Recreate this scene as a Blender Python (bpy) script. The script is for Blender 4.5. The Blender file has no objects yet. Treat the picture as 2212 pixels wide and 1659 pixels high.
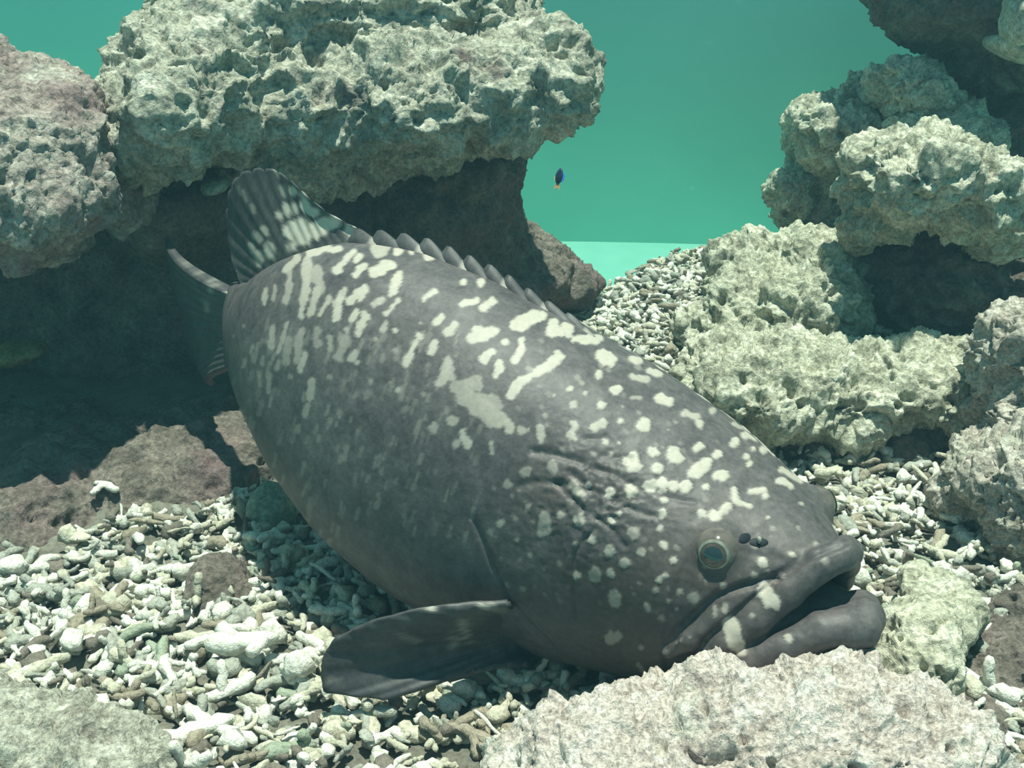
import bpy, math, random
import numpy as np
from mathutils import Vector

# ------------------------------------------------------------------ camera, world, lights
sc = bpy.context.scene
COL = sc.collection
FPX = 2372.0                                   # focal length in pixels of the 2212x1659 frame
PITCH = math.radians(20)
CAM = np.array([0.0, 0.0, 1.0])
ROT = np.array([[1, 0, 0],
                [0, -math.sin(PITCH), -math.cos(PITCH)],
                [0, math.cos(PITCH), -math.sin(PITCH)]])   # rows: right, image down, forward

cam_d = bpy.data.cameras.new('camera')
cam_d.sensor_width = 36
cam_d.lens = 36 * FPX / 2212
cam_d.clip_start = 0.05
cam = bpy.data.objects.new('camera', cam_d)
cam.location = CAM
cam.rotation_euler = (math.pi / 2 - PITCH, 0, 0)
COL.objects.link(cam)
sc.camera = cam

world = bpy.data.worlds.new('world')
sc.world = world
world.use_nodes = True
bg = world.node_tree.nodes['Background']
bg.inputs[0].default_value = (0.20, 0.50, 0.62, 1)
bg.inputs[1].default_value = 0.74

def light(name, kind, energy, color, loc=(0, 0, 0), aim=None, **kw):
    d = bpy.data.lights.new(name, kind)
    d.energy = energy
    d.color = color
    for k, v in kw.items():
        setattr(d, k, v)
    o = bpy.data.objects.new(name, d)
    o.location = loc
    if aim is not None:
        o.rotation_euler = (Vector(aim) - Vector(loc)).to_track_quat('-Z', 'Y').to_euler()
    COL.objects.link(o)
    return o

light('tank_key_light', 'SUN', 7.6, (1.0, 0.975, 0.85), (0.2, 1.12, 4.0), (0.0, 1.3, 0.0), angle=math.radians(1.2))

sc.view_settings.view_transform = 'Standard'
sc.view_settings.look = 'None'
sc.view_settings.gamma = 1
sc.view_settings.use_curve_mapping = False
sc.view_settings.exposure = 0.0

# ------------------------------------------------------------------ helpers
rng = np.random.default_rng(7)
random.seed(7)

def unproj(px, py, Y):
    """world point on the ray of a pixel at world depth y = Y"""
    d = np.array([(px - 1106) / FPX, (py - 829.5) / FPX, 1.0]) @ ROT
    return CAM + d * (Y / d[1])

def unproj_z(px, py, z):
    d = np.array([(px - 1106) / FPX, (py - 829.5) / FPX, 1.0]) @ ROT
    return CAM + d * ((z - CAM[2]) / d[2])

def proj(p):
    q = (np.asarray(p) - CAM) @ ROT.T
    return np.stack([1106 + FPX * q[..., 0] / q[..., 2], 829.5 + FPX * q[..., 1] / q[..., 2], q[..., 2]], -1)

def hash3(ix, iy, iz, seed):
    h = (ix.astype(np.uint32) * np.uint32(374761393) + iy.astype(np.uint32) * np.uint32(668265263)
         + iz.astype(np.uint32) * np.uint32(2246822519) + np.uint32(seed * 3266489917 & 0xffffffff))
    h = (h ^ (h >> np.uint32(13))) * np.uint32(1274126177)
    h = (h ^ (h >> np.uint32(16))) * np.uint32(2654435761)
    return (h ^ (h >> np.uint32(15)))

def vnoise(p, freq, seed=0):
    q = p * freq
    i = np.floor(q)
    f = q - i
    i = i.astype(np.int64)
    f = f * f * f * (f * (f * 6 - 15) + 10)
    out = 0.0
    for dx in (0, 1):
        wx = f[:, 0] if dx else 1 - f[:, 0]
        for dy in (0, 1):
            wy = f[:, 1] if dy else 1 - f[:, 1]
            for dz in (0, 1):
                wz = f[:, 2] if dz else 1 - f[:, 2]
                h = hash3(i[:, 0] + dx, i[:, 1] + dy, i[:, 2] + dz, seed).astype(np.float64) / 4294967295.0
                out = out + wx * wy * wz * (h * 2 - 1)
    return out

def fbm(p, freq, octaves=4, seed=0, gain=0.5, ridged=False):
    a, s, out = 1.0, 0.0, 0.0
    for k in range(octaves):
        n = vnoise(p, freq * 2.03 ** k, seed + 17 * k)
        out = out + a * ((1 - 2 * np.abs(n)) if ridged else n)
        s += a
        a *= gain
    return out / s

def worley(p, freq, seed=0):
    q = p * freq
    i = np.floor(q).astype(np.int64)
    best = np.full(len(p), 9.0)
    for dx in (-1, 0, 1):
        for dy in (-1, 0, 1):
            for dz in (-1, 0, 1):
                c = i + np.array([dx, dy, dz])
                o = np.stack([hash3(c[:, 0], c[:, 1], c[:, 2], seed + k).astype(np.float64) / 4294967295.0 for k in (1, 2, 3)], -1)
                best = np.minimum(best, ((c + o - q) ** 2).sum(1))
    return np.sqrt(best)

def smooth(x, a, b):
    t = np.clip((x - a) / (b - a), 0, 1)
    return t * t * (3 - 2 * t)

def smin(a, b, k):
    h = np.clip(0.5 + 0.5 * (b - a) / k, 0, 1)
    return b + (a - b) * h - k * h * (1 - h)

def surface_nets(f, origin, h):
    s = f < 0
    nx, ny, nz = f.shape
    cnt = np.zeros((nx - 1, ny - 1, nz - 1), np.int8)
    off = [(i, j, k) for i in (0, 1) for j in (0, 1) for k in (0, 1)]
    for i, j, k in off:
        cnt += s[i:nx - 1 + i, j:ny - 1 + j, k:nz - 1 + k]
    act = (cnt > 0) & (cnt < 8)
    ci = np.argwhere(act)
    idx = np.full(cnt.shape, -1, np.int64)
    idx[act] = np.arange(len(ci))
    corner = np.stack([f[ci[:, 0] + i, ci[:, 1] + j, ci[:, 2] + k] for i, j, k in off], -1).astype(np.float64)
    acc = np.zeros((len(ci), 3))
    n = np.zeros(len(ci))
    O = np.array(off, float)
    for a in range(8):
        for b in range(a + 1, 8):
            if np.abs(O[a] - O[b]).sum() != 1:
                continue
            va, vb = corner[:, a], corner[:, b]
            m = (va < 0) != (vb < 0)
            t = np.where(m, va / np.where(va == vb, 1, va - vb), 0)
            acc += np.where(m[:, None], O[a] + (O[b] - O[a]) * t[:, None], 0)
            n += m
    V = (ci + acc / n[:, None]) * h + origin
    quads = []
    for ax in range(3):
        sl0 = [slice(None)] * 3
        sl1 = [slice(None)] * 3
        sl0[ax] = slice(0, -1)
        sl1[ax] = slice(1, None)
        d = s[tuple(sl0)] != s[tuple(sl1)]
        e = np.argwhere(d)
        b, c = [k for k in range(3) if k != ax]
        e = e[(e[:, b] > 0) & (e[:, c] > 0) & (e[:, b] < cnt.shape[b]) & (e[:, c] < cnt.shape[c])]
        def cell(db, dc):
            q = e.copy()
            q[:, b] += db
            q[:, c] += dc
            return idx[q[:, 0], q[:, 1], q[:, 2]]
        Q = np.stack([cell(-1, -1), cell(0, -1), cell(0, 0), cell(-1, 0)], -1)
        flip = s[e[:, 0], e[:, 1], e[:, 2]]
        if ax == 1:
            flip = ~flip
        Q[~flip] = Q[~flip][:, ::-1]
        quads.append(Q)
    Q = np.concatenate(quads)
    return V, Q[(Q >= 0).all(1)]

def mesh_from(name, V, F, smooth_shade=True):
    """fast mesh from vertex array and an (n, k) face array or a list of faces"""
    me = bpy.data.meshes.new(name)
    if isinstance(F, np.ndarray):
        k = F.shape[1]
        me.vertices.add(len(V))
        me.vertices.foreach_set('co', np.asarray(V, np.float32).ravel())
        me.loops.add(F.size)
        me.loops.foreach_set('vertex_index', F.astype(np.int32).ravel())
        me.polygons.add(len(F))
        me.polygons.foreach_set('loop_start', np.arange(0, F.size, k, dtype=np.int32))
        me.update(calc_edges=True)
        me.validate()
    else:
        me.from_pydata([tuple(v) for v in V], [], F)
        me.update()
    me.polygons.foreach_set('use_smooth', np.full(len(me.polygons), smooth_shade))
    return me

def subdivided(me, levels):
    o = bpy.data.objects.new('tmp', me)
    COL.objects.link(o)
    m = o.modifiers.new('s', 'SUBSURF')
    m.levels = levels
    m.render_levels = levels
    dg = bpy.context.evaluated_depsgraph_get()
    me2 = bpy.data.meshes.new_from_object(o.evaluated_get(dg))
    bpy.data.objects.remove(o)
    return me2

def get_co(me):
    a = np.empty(len(me.vertices) * 3, np.float32)
    me.vertices.foreach_get('co', a)
    return a.reshape(-1, 3).astype(np.float64)

def get_no(me):
    a = np.empty(len(me.vertices) * 3, np.float32)
    me.vertex_normals.foreach_get('vector', a)
    return a.reshape(-1, 3).astype(np.float64)

def set_co(me, V):
    me.vertices.foreach_set('co', np.asarray(V, np.float32).ravel())
    me.update()

def set_attr(me, name, vals):
    a = me.attributes.new(name, 'FLOAT', 'POINT')
    a.data.foreach_set('value', np.asarray(vals, np.float32))

def set_color(me, name, rgb):
    a = me.color_attributes.new(name, 'FLOAT_COLOR', 'POINT')
    c = np.ones((len(rgb), 4), np.float32)
    c[:, :3] = rgb
    a.data.foreach_set('color', c.ravel())

def link(name, me, mat=None, parent=None, label=None, cat=None, group=None, kind=None):
    o = bpy.data.objects.new(name, me)
    COL.objects.link(o)
    if mat is not None and me is not None and len(me.materials) == 0:
        me.materials.append(mat)
    if parent is not None:
        o.parent = parent
    if label:
        o['label'] = label
    if cat:
        o['category'] = cat
    if group:
        o['group'] = group
    if kind:
        o['kind'] = kind
    return o

# ------------------------------------------------------------------ materials
def new_mat(name, rough=0.7, spec=0.3):
    m = bpy.data.materials.new(name)
    m.use_nodes = True
    nt = m.node_tree
    b = nt.nodes['Principled BSDF']
    b.inputs['Roughness'].default_value = rough
    b.inputs['Specular IOR Level'].default_value = spec
    return m, nt, b

def N(nt, kind, **kw):
    n = nt.nodes.new(kind)
    for k, v in kw.items():
        if k.startswith('i_'):
            n.inputs[k[2:].replace('_', ' ')].default_value = v
        else:
            setattr(n, k, v)
    return n

def ramp(nt, src, stops):
    r = nt.nodes.new('ShaderNodeValToRGB')
    el = r.color_ramp.elements
    while len(el) > len(stops):
        el.remove(el[-1])
    while len(el) < len(stops):
        el.new(0.5)
    for e, (p, c) in zip(el, stops):
        e.position = p
        e.color = (*c, 1)
    nt.links.new(src, r.inputs[0])
    return r.outputs[0]

def mix(nt, fac, a, b, mode='MIX'):
    m = nt.nodes.new('ShaderNodeMix')
    m.data_type = 'RGBA'
    m.blend_type = mode
    for sock, v in ((m.inputs[0], fac), (m.inputs[6], a), (m.inputs[7], b)):
        if isinstance(v, (int, float)):
            sock.default_value = v
        elif isinstance(v, tuple):
            sock.default_value = (*v, 1)
        else:
            nt.links.new(v, sock)
    return m.outputs[2]

def rock_mat(name, cols, patch=None, bump=0.9, scale=1.0, patch_amt=(0.55, 0.7)):
    """cols: dark, middle, pale; patch: colour of coralline crust"""
    m, nt, b = new_mat(name, 0.85, 0.25)
    tc = N(nt, 'ShaderNodeTexCoord')
    n1 = N(nt, 'ShaderNodeTexNoise', i_Scale=14 * scale, i_Detail=8, i_Roughness=0.7)
    n2 = N(nt, 'ShaderNodeTexNoise', i_Scale=95 * scale, i_Detail=5, i_Roughness=0.75)
    n3 = N(nt, 'ShaderNodeTexNoise', i_Scale=5 * scale, i_Detail=5, i_Roughness=0.65)
    v = N(nt, 'ShaderNodeTexVoronoi', i_Scale=60 * scale)
    for n in (n1, n2, n3, v):
        nt.links.new(tc.outputs['Object'], n.inputs['Vector'])
    c = ramp(nt, n1.outputs[0], [(0.3, cols[0]), (0.5, cols[1]), (0.68, cols[2])])
    c2 = ramp(nt, n2.outputs[0], [(0.36, (0.3, 0.3, 0.3)), (0.6, (1, 1, 1))])
    c = mix(nt, 0.85, c, c2, 'MULTIPLY')
    if patch:
        f = ramp(nt, n3.outputs[0], [(patch_amt[0], (0, 0, 0)), (patch_amt[1], (1, 1, 1))])
        c = mix(nt, f, c, mix(nt, 0.7, patch, c2, 'MULTIPLY'))
    nt.links.new(c, b.inputs['Base Color'])
    ad = N(nt, 'ShaderNodeMath', operation='ADD')
    nt.links.new(n2.outputs[0], ad.inputs[0])
    ml = N(nt, 'ShaderNodeMath', operation='MULTIPLY')
    ml.inputs[1].default_value = 0.8
    nt.links.new(v.outputs[0], ml.inputs[0])
    nt.links.new(ml.outputs[0], ad.inputs[1])
    bp = N(nt, 'ShaderNodeBump', i_Strength=bump, i_Distance=0.009)
    nt.links.new(ad.outputs[0], bp.inputs['Height'])
    nt.links.new(bp.outputs[0], b.inputs['Normal'])
    return m

M_SLAB = rock_mat('pale_reef_limestone', ((0.22, 0.22, 0.17), (0.56, 0.55, 0.43), (0.86, 0.85, 0.7)), (0.22, 0.15, 0.14), patch_amt=(0.58, 0.72))
M_LEFT = rock_mat('pinkish_reef_rock', ((0.2, 0.175, 0.155), (0.5, 0.46, 0.385), (0.78, 0.73, 0.62)), (0.34, 0.25, 0.23), patch_amt=(0.45, 0.62))
M_CAVE = rock_mat('brown_and_shaded_rock', ((0.09, 0.08, 0.065), (0.2, 0.17, 0.14), (0.34, 0.29, 0.24)), (0.22, 0.155, 0.145), patch_amt=(0.5, 0.65))  # brown rock; also carries the shade of recess, ledge-face and overhang rocks
M_RIGHT = rock_mat('porous_cream_rock', ((0.24, 0.235, 0.17), (0.64, 0.62, 0.47), (0.92, 0.9, 0.72)))
M_FRONT = rock_mat('rosy_tan_rock', ((0.44, 0.36, 0.31), (0.86, 0.75, 0.66), (0.97, 0.91, 0.83)), (0.8, 0.8, 0.66), patch_amt=(0.55, 0.7), scale=1.6)
M_EDGE = rock_mat('rosy_cream_rock', ((0.28, 0.24, 0.2), (0.66, 0.59, 0.49), (0.92, 0.86, 0.74)), (0.6, 0.61, 0.48), patch_amt=(0.55, 0.7), scale=1.3)
M_CORNER = rock_mat('tan_cream_rock', ((0.22, 0.21, 0.17), (0.55, 0.53, 0.43), (0.88, 0.86, 0.72)), (0.3, 0.25, 0.21), patch_amt=(0.52, 0.66), scale=1.5)
M_OLIVE = rock_mat('olive_stone', ((0.12, 0.12, 0.05), (0.22, 0.22, 0.1), (0.34, 0.32, 0.17)), bump=0.3)
M_STONE = rock_mat('pale_stone', ((0.28, 0.28, 0.22), (0.52, 0.51, 0.41), (0.78, 0.77, 0.64)), bump=0.3)
M_GREEN = rock_mat('grey_green_and_shaded_stone', ((0.16, 0.2, 0.15), (0.3, 0.36, 0.28), (0.42, 0.48, 0.38)), bump=0.35)  # own colour of the green stone; shade colour on the ledge stone

def rubble_mat():
    m, nt, b = new_mat('coral_rubble', 0.8, 0.25)
    at = N(nt, 'ShaderNodeAttribute', attribute_name='tint')
    tc = N(nt, 'ShaderNodeTexCoord')
    n2 = N(nt, 'ShaderNodeTexNoise', i_Scale=140, i_Detail=4, i_Roughness=0.7)
    nt.links.new(tc.outputs['Object'], n2.inputs['Vector'])
    c2 = ramp(nt, n2.outputs[0], [(0.32, (0.42, 0.42, 0.37)), (0.58, (1, 1, 1))])
    nt.links.new(mix(nt, 0.7, at.outputs['Color'], c2, 'MULTIPLY'), b.inputs['Base Color'])
    bp = N(nt, 'ShaderNodeBump', i_Strength=0.8, i_Distance=0.006)
    nt.links.new(n2.outputs[0], bp.inputs['Height'])
    nt.links.new(bp.outputs[0], b.inputs['Normal'])
    return m
M_RUBBLE = rubble_mat()

def plain_mat(name, col, rough=0.6, spec=0.3, noise=None):
    m, nt, b = new_mat(name, rough, spec)
    if noise:
        tc = N(nt, 'ShaderNodeTexCoord')
        n = N(nt, 'ShaderNodeTexNoise', i_Scale=noise[0], i_Detail=4)
        nt.links.new(tc.outputs['Object'], n.inputs['Vector'])
        c = ramp(nt, n.outputs[0], [(0.3, tuple(x * (1 - noise[1]) for x in col)), (0.7, tuple(min(1, x * (1 + noise[1])) for x in col))])
        nt.links.new(c, b.inputs['Base Color'])
    else:
        b.inputs['Base Color'].default_value = (*col, 1)
    return m

# ------------------------------------------------------------------ the tank
def box_mesh(name, lo, hi):
    x0, y0, z0 = lo
    x1, y1, z1 = hi
    V = [(x0, y0, z0), (x1, y0, z0), (x1, y1, z0), (x0, y1, z0), (x0, y0, z1), (x1, y0, z1), (x1, y1, z1), (x0, y1, z1)]
    F = [(0, 3, 2, 1), (4, 5, 6, 7), (0, 1, 5, 4), (1, 2, 6, 5), (2, 3, 7, 6), (3, 0, 4, 7)]
    return mesh_from(name, V, F, False)

M_WALL = plain_mat('teal_tank_wall', (0.36, 0.68, 0.62), 0.8, 0.1, (1.2, 0.06))
M_FLOOR = plain_mat('pale_tank_floor', (0.12, 0.34, 0.27), 0.8, 0.1, (8, 0.05))
FLOOR_Z = -0.06
link('floor', box_mesh('floor', (-4, 0.2, FLOOR_Z - 0.1), (4, 5.2, FLOOR_Z)), M_FLOOR, kind='structure')
def back_wall():
    # gently curved back wall of the tank
    V, F = [], []
    n = 24
    for i in range(n + 1):
        x = -4 + 8 * i / n
        y = 4.75 - 0.03 * x - 0.06 * max(0.0, x) ** 2
        for yy in (y, y + 0.15):
            V += [(x, yy, FLOOR_Z - 0.1), (x, yy + .10, 2.6)]
    for i in range(n):
        a = i * 4
        F += [(a, a + 4, a + 5, a + 1), (a + 2, a + 3, a + 7, a + 6), (a + 1, a + 5, a + 7, a + 3), (a, a + 2, a + 6, a + 4)]
    F += [(0, 1, 3, 2), (n * 4, n * 4 + 2, n * 4 + 3, n * 4 + 1)]
    return mesh_from('wall_back', V, F, True)
link('wall_back', back_wall(), M_WALL, kind='structure')
link('wall_left', box_mesh('wall_left', (-3.2, 0.2, FLOOR_Z - 0.1), (-3.05, 5.0, 2.6)), M_WALL, kind='structure')
link('wall_right', box_mesh('wall_right', (3.05, 0.2, FLOOR_Z - 0.1), (3.2, 5.0, 2.6)), M_WALL, kind='structure')

def water_volume():
    m = bpy.data.materials.new('tank_water')
    m.use_nodes = True
    nt = m.node_tree
    nt.nodes.clear()
    out = nt.nodes.new('ShaderNodeOutputMaterial')
    ab = nt.nodes.new('ShaderNodeVolumeAbsorption')
    ab.inputs['Color'].default_value = (0.35, 0.95, 0.9, 1)
    ab.inputs['Density'].default_value = 0.06
    vs = nt.nodes.new('ShaderNodeVolumeScatter')
    vs.inputs['Color'].default_value = (0.3, 0.72, 0.85, 1)
    vs.inputs['Density'].default_value = 0.022
    ad = nt.nodes.new('ShaderNodeAddShader')
    nt.links.new(ab.outputs[0], ad.inputs[0])
    nt.links.new(vs.outputs[0], ad.inputs[1])
    nt.links.new(ad.outputs[0], out.inputs['Volume'])
    return m
link('water', box_mesh('water', (-4.2, -0.6, FLOOR_Z - 0.2), (4.2, 5.4, 2.2)), water_volume(), kind='structure')

# ------------------------------------------------------------------ rocks
def rock(name, lumps, mat, label, voxel=0.022, sub=2, blend=0.06, big=0.05, mid=0.02, fine=0.006, pits=0.012, pitf=22, seed=1, cat='rock', group=None, lean=0.0, boxy=2.0, parent=None):
    """lumps: (px, py, Y, half width px, half height px, half depth m, turn in degrees)"""
    E = []
    for l in lumps:
        px, py, Y, rx, ry, rd = l[:6]
        a = math.radians(l[6]) if len(l) > 6 else 0.0
        c = unproj(px, py, Y)
        k = proj(c)[2] / FPX
        E.append((c, np.array([rx * k, rd, ry * k]), a))
    lo = np.min([c - max(r) - 0.08 for c, r, a in E], 0)
    hi = np.max([c + max(r) + 0.08 for c, r, a in E], 0)
    n = np.ceil((hi - lo) / voxel).astype(int) + 1
    g = np.stack(np.meshgrid(*[lo[k] + np.arange(n[k]) * voxel for k in range(3)], indexing='ij'), -1).reshape(-1, 3)
    f = None
    for c, r, a in E:
        q = g - c
        ca, sa = math.cos(a), math.sin(a)
        q = np.stack([q[:, 0] * ca - q[:, 2] * sa, q[:, 1], q[:, 0] * sa + q[:, 2] * ca], -1)
        q[:, 1] += lean * q[:, 2]              # lower parts stand back: an overhanging front
        k0 = ((np.abs(q / r) ** boxy).sum(1)) ** (1 / boxy) + 1e-9
        d = (k0 - 1) * np.linalg.norm(q, axis=1) / k0
        f = d if f is None else smin(f, d, blend)
    near = np.abs(f) < big * 2.2 + voxel * 2
    f[near] += big * fbm(g[near], 4.5, 3, seed, 0.55)
    V, Q = surface_nets(f.reshape(n), lo, voxel)
    me = mesh_from(name, V, Q)
    if sub:
        me = subdivided(me, sub)
        P, Nn = get_co(me), get_no(me)
        Pw = P + .03 * np.stack([vnoise(P, 9, seed + 40 + k) for k in range(3)], -1) + .009 * np.stack([vnoise(P, 31, seed + 50 + k) for k in range(3)], -1)
        d = 1.25 * mid * fbm(Pw, 8, 3, seed + 3, 0.6) + 0.7 * mid * fbm(Pw, 17, 3, seed + 5, 0.55, ridged=True)
        amt = smooth(vnoise(P, 6, seed + 11), -0.3, 0.4)
        rad = .16 + .3 * (vnoise(P, 11, seed + 15) * .5 + .5)
        w = worley(Pw, pitf * .8, seed + 9)
        d -= 1.2 * pits * (1 - smooth(w / rad, .35, 1.0)) * (.1 + amt)
        w2 = worley(Pw, pitf * 1.9, seed + 13)
        d -= .6 * pits * (1 - smooth(w2 / rad, .3, 1.05)) * (.35 + .65 * (1 - amt))
        d += fine * (fbm(Pw, 55, 3, seed + 21, 0.65) + .6 * fbm(Pw, 85, 2, seed + 23, .6, ridged=True))
        P = P + Nn * d[:, None]
    else:
        P = get_co(me)
    base = np.array([P[:, 0].mean(), P[:, 1].mean(), P[:, 2].min()])
    set_co(me, P - base)
    me.polygons.foreach_set('use_smooth', np.ones(len(me.polygons), bool))
    o = link(name, me, mat, parent=parent, label=label, cat=cat, group=group)
    o.location = base
    o['kind'] = 'thing'
    return o

ROCKS = []
def R(*a, **k):
    o = rock(*a, **k)
    ROCKS.append(o)
    return o

R('reef_slab', [(425, 210, 2.6, 165, 130, .3), (335, 250, 2.6, 80, 100, .25), (650, 200, 2.82, 250, 150, .34, 3), (880, 190, 2.82, 240, 140, .34), (1090, 175, 2.84, 165, 128, .3),
                (1195, 165, 2.8, 85, 88, .22), (640, 0, 3.05, 270, 140, .42), (900, 0, 3.1, 240, 130, .4), (430, 90, 2.8, 150, 80, .3, -30), (700, 310, 2.9, 240, 105, .28, -8), (960, 285, 3.0, 180, 65, .3, -12)],
  M_SLAB, 'huge pale pitted limestone slab overhanging the tail of the grouper', voxel=0.026, big=.065, mid=.038, fine=.009, pits=.024, pitf=19, seed=3, lean=-.55)
R('reef_rock', [(60, 320, 2.3, 180, 140, .28), (-120, 330, 2.3, 220, 200, .3), (70, 430, 2.2, 170, 100, .22), (195, 310, 2.38, 66, 120, .2), (-60, 220, 2.6, 240, 90, .3), (-100, 280, 2.8, 330, 130, .4), (120, 330, 2.7, 150, 120, .35), (270, 330, 2.6, 70, 130, .28)],  # rear lumps and crevice filler, mostly unseen, added to stop light leaking in
  M_LEFT, 'rounded pinkish grey boulder leaning against the limestone slab over the cave mouth', voxel=0.025, big=.05, mid=.032, fine=.008, pits=.018, pitf=20, seed=11, lean=-.4)
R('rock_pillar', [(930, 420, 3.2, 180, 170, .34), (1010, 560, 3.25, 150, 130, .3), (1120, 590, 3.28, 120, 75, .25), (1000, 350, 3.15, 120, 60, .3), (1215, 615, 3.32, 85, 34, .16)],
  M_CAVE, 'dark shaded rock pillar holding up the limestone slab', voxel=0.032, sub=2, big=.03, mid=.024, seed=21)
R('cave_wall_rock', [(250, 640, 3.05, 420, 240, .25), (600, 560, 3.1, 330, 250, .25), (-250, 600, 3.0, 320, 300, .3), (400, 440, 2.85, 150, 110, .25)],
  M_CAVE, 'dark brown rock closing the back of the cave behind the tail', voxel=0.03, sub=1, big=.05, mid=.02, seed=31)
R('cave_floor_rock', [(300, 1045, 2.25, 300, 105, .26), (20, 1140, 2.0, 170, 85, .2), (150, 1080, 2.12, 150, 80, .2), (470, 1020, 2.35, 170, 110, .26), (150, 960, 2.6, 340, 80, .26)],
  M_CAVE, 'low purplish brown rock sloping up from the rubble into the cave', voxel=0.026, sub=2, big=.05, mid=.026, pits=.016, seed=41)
R('rubble_rock', [(455, 1300, 1.66, 80, 58, .07), (520, 1335, 1.64, 55, 32, .06), (470, 1255, 1.7, 40, 36, .05)],
  M_CAVE, 'small purplish brown pyramid rock sticking out of the white coral rubble', voxel=0.012, sub=2, big=.02, mid=.012, fine=.003, pits=.008, pitf=40, seed=51)
R('corner_rock', [(70, 1650, 1.22, 170, 95, .12), (240, 1690, 1.17, 120, 80, .1), (-60, 1600, 1.28, 120, 90, .12)],
  M_CORNER, 'cream rock with a smooth ridge at the edge of the coral rubble bed', voxel=0.014, sub=2, big=.035, mid=.026, fine=.006, pits=.018, pitf=30, seed=61)
R('front_rock', [(1340, 1690, 1.11, 240, 150, .12), (1600, 1620, 1.12, 230, 150, .12), (1790, 1610, 1.13, 190, 160, .12), (1990, 1680, 1.12, 190, 150, .12), (1160, 1720, 1.12, 120, 100, .1)],
  M_FRONT, 'bright rosy tan rock lying in front of the chin of the grouper', voxel=0.014, sub=2, big=.035, mid=.026, fine=.008, pits=.02, pitf=32, seed=71)
R('column_rock', [(1795, 285, 3.7, 92, 62, .26), (1780, 410, 3.9, 80, 110, .2), (1880, 235, 3.8, 66, 52, .24), (1702, 405, 3.72, 36, 38, .14), (1870, 370, 3.95, 130, 170, .2)],
  M_RIGHT, 'tall craggy rock column standing alone against the teal wall', voxel=0.024, sub=2, big=.06, mid=.044, fine=.01, pits=.042, pitf=20, seed=81, lean=.6, boxy=2.6)
R('sloping_rock', [(1965, 200, 3.4, 90, 60, .2, 35), (2050, 285, 3.3, 120, 50, .2)],
  M_RIGHT, 'grey cream rock sloping up under the shaded overhanging rock', voxel=0.024, sub=2, big=.05, mid=.04, fine=.01, pits=.034, pitf=20, seed=85)
R('stacked_rock', [(1940, 395, 2.72, 100, 85, .24), (2080, 405, 2.68, 100, 75, .24), (2020, 350, 2.85, 120, 60, .22), (1890, 470, 2.85, 50, 70, .14), (2150, 470, 2.8, 60, 60, .14)],
  M_RIGHT, 'big cream knobbly rock with deep pits stacked above the ledge rock', voxel=0.02, sub=2, big=.065, mid=.048, fine=.01, pits=.05, pitf=18, seed=91, lean=.35, boxy=2.5)
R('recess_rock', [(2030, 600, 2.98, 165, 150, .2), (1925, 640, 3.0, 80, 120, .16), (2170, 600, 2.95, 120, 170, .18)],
  M_CAVE, 'rugged rock with recess shade in its colour, under the knobbly stacked rock', voxel=0.026, sub=2, big=.05, mid=.04, fine=.008, pits=.03, pitf=16, seed=95)  # dark brown stands in for the shade under the stacked rock
R('shaded_rock', [(2090, 20, 3.5, 165, 85, .32), (2150, 110, 3.65, 130, 80, .3), (2250, 60, 3.4, 140, 120, .3), (2100, -190, 3.5, 240, 150, .5), (2190, 200, 3.8, 130, 70, .2), (1965, -60, 3.6, 105, 80, .3), (2120, 250, 3.9, 170, 110, .15), (2140, 430, 3.75, 150, 240, .2)],  # highest lump, out of view, is added to block light
  M_CAVE, 'rock overhanging the top of the rock pile, coloured as shaded', voxel=0.034, sub=2, big=.05, mid=.03, seed=101, lean=.5)  # the dark colour holds the shade this rock lies in
R('bank_rock', [(1690, 645, 2.95, 150, 72, .26), (1780, 600, 3.1, 80, 70, .2), (1590, 715, 2.85, 100, 46, .2), (1690, 570, 3.3, 150, 40, .2)],
  M_RIGHT, 'pale pitted rock rising out of the rubble bank behind the back of the grouper', voxel=0.021, sub=2, big=.08, mid=.046, fine=.01, pits=.044, pitf=22, seed=111, lean=.4)
R('ledge_rock', [(1630, 850, 2.4, 125, 75, .22), (1800, 850, 2.42, 170, 80, .24), (1980, 840, 2.42, 140, 75, .24), (1560, 815, 2.5, 80, 45, .16)],
  M_RIGHT, 'long cream ledge rock lying just behind the nape of the grouper', voxel=0.019, sub=2, big=.065, mid=.042, fine=.009, pits=.038, pitf=24, seed=121, lean=.5, boxy=2.5)
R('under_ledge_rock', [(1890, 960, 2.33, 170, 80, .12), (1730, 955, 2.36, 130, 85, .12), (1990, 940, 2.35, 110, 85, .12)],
  M_CAVE, 'speckled rock face below the cream ledge rock, darkened for its shade', voxel=0.022, sub=2, big=.045, mid=.034, fine=.008, pits=.024, pitf=24, seed=125, lean=.2)  # shade of the ledge front is put into this darker brown
R('edge_rock', [(2200, 760, 2.15, 80, 100, .16), (2240, 900, 2.1, 110, 120, .18), (2130, 1030, 1.95, 105, 90, .16), (2230, 1120, 1.85, 110, 160, .18), (2060, 1060, 1.98, 45, 40, .08)],
  M_EDGE, 'rugged rosy cream rock standing between the ledge rock and the rosy tan rock', voxel=0.018, sub=2, big=.055, mid=.04, fine=.009, pits=.032, pitf=26, seed=131, lean=-.1)
R('gravelly_rock', [(1985, 1390, 1.42, 75, 90, .1), (2030, 1300, 1.52, 70, 50, .1), (1960, 1470, 1.36, 80, 70, .08)],
  M_RIGHT, 'lit pitted rock beside the lower jaw of the grouper', voxel=0.012, sub=2, big=.03, mid=.02, fine=.005, pits=.015, pitf=36, seed=141, lean=.3)
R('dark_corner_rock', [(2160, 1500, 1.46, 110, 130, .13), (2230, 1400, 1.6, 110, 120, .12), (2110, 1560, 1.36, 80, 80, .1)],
  M_CAVE, 'dark rock in the gap behind the rosy tan rock', voxel=0.014, sub=2, big=.03, mid=.018, fine=.004, pits=.012, pitf=34, seed=151)
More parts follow.
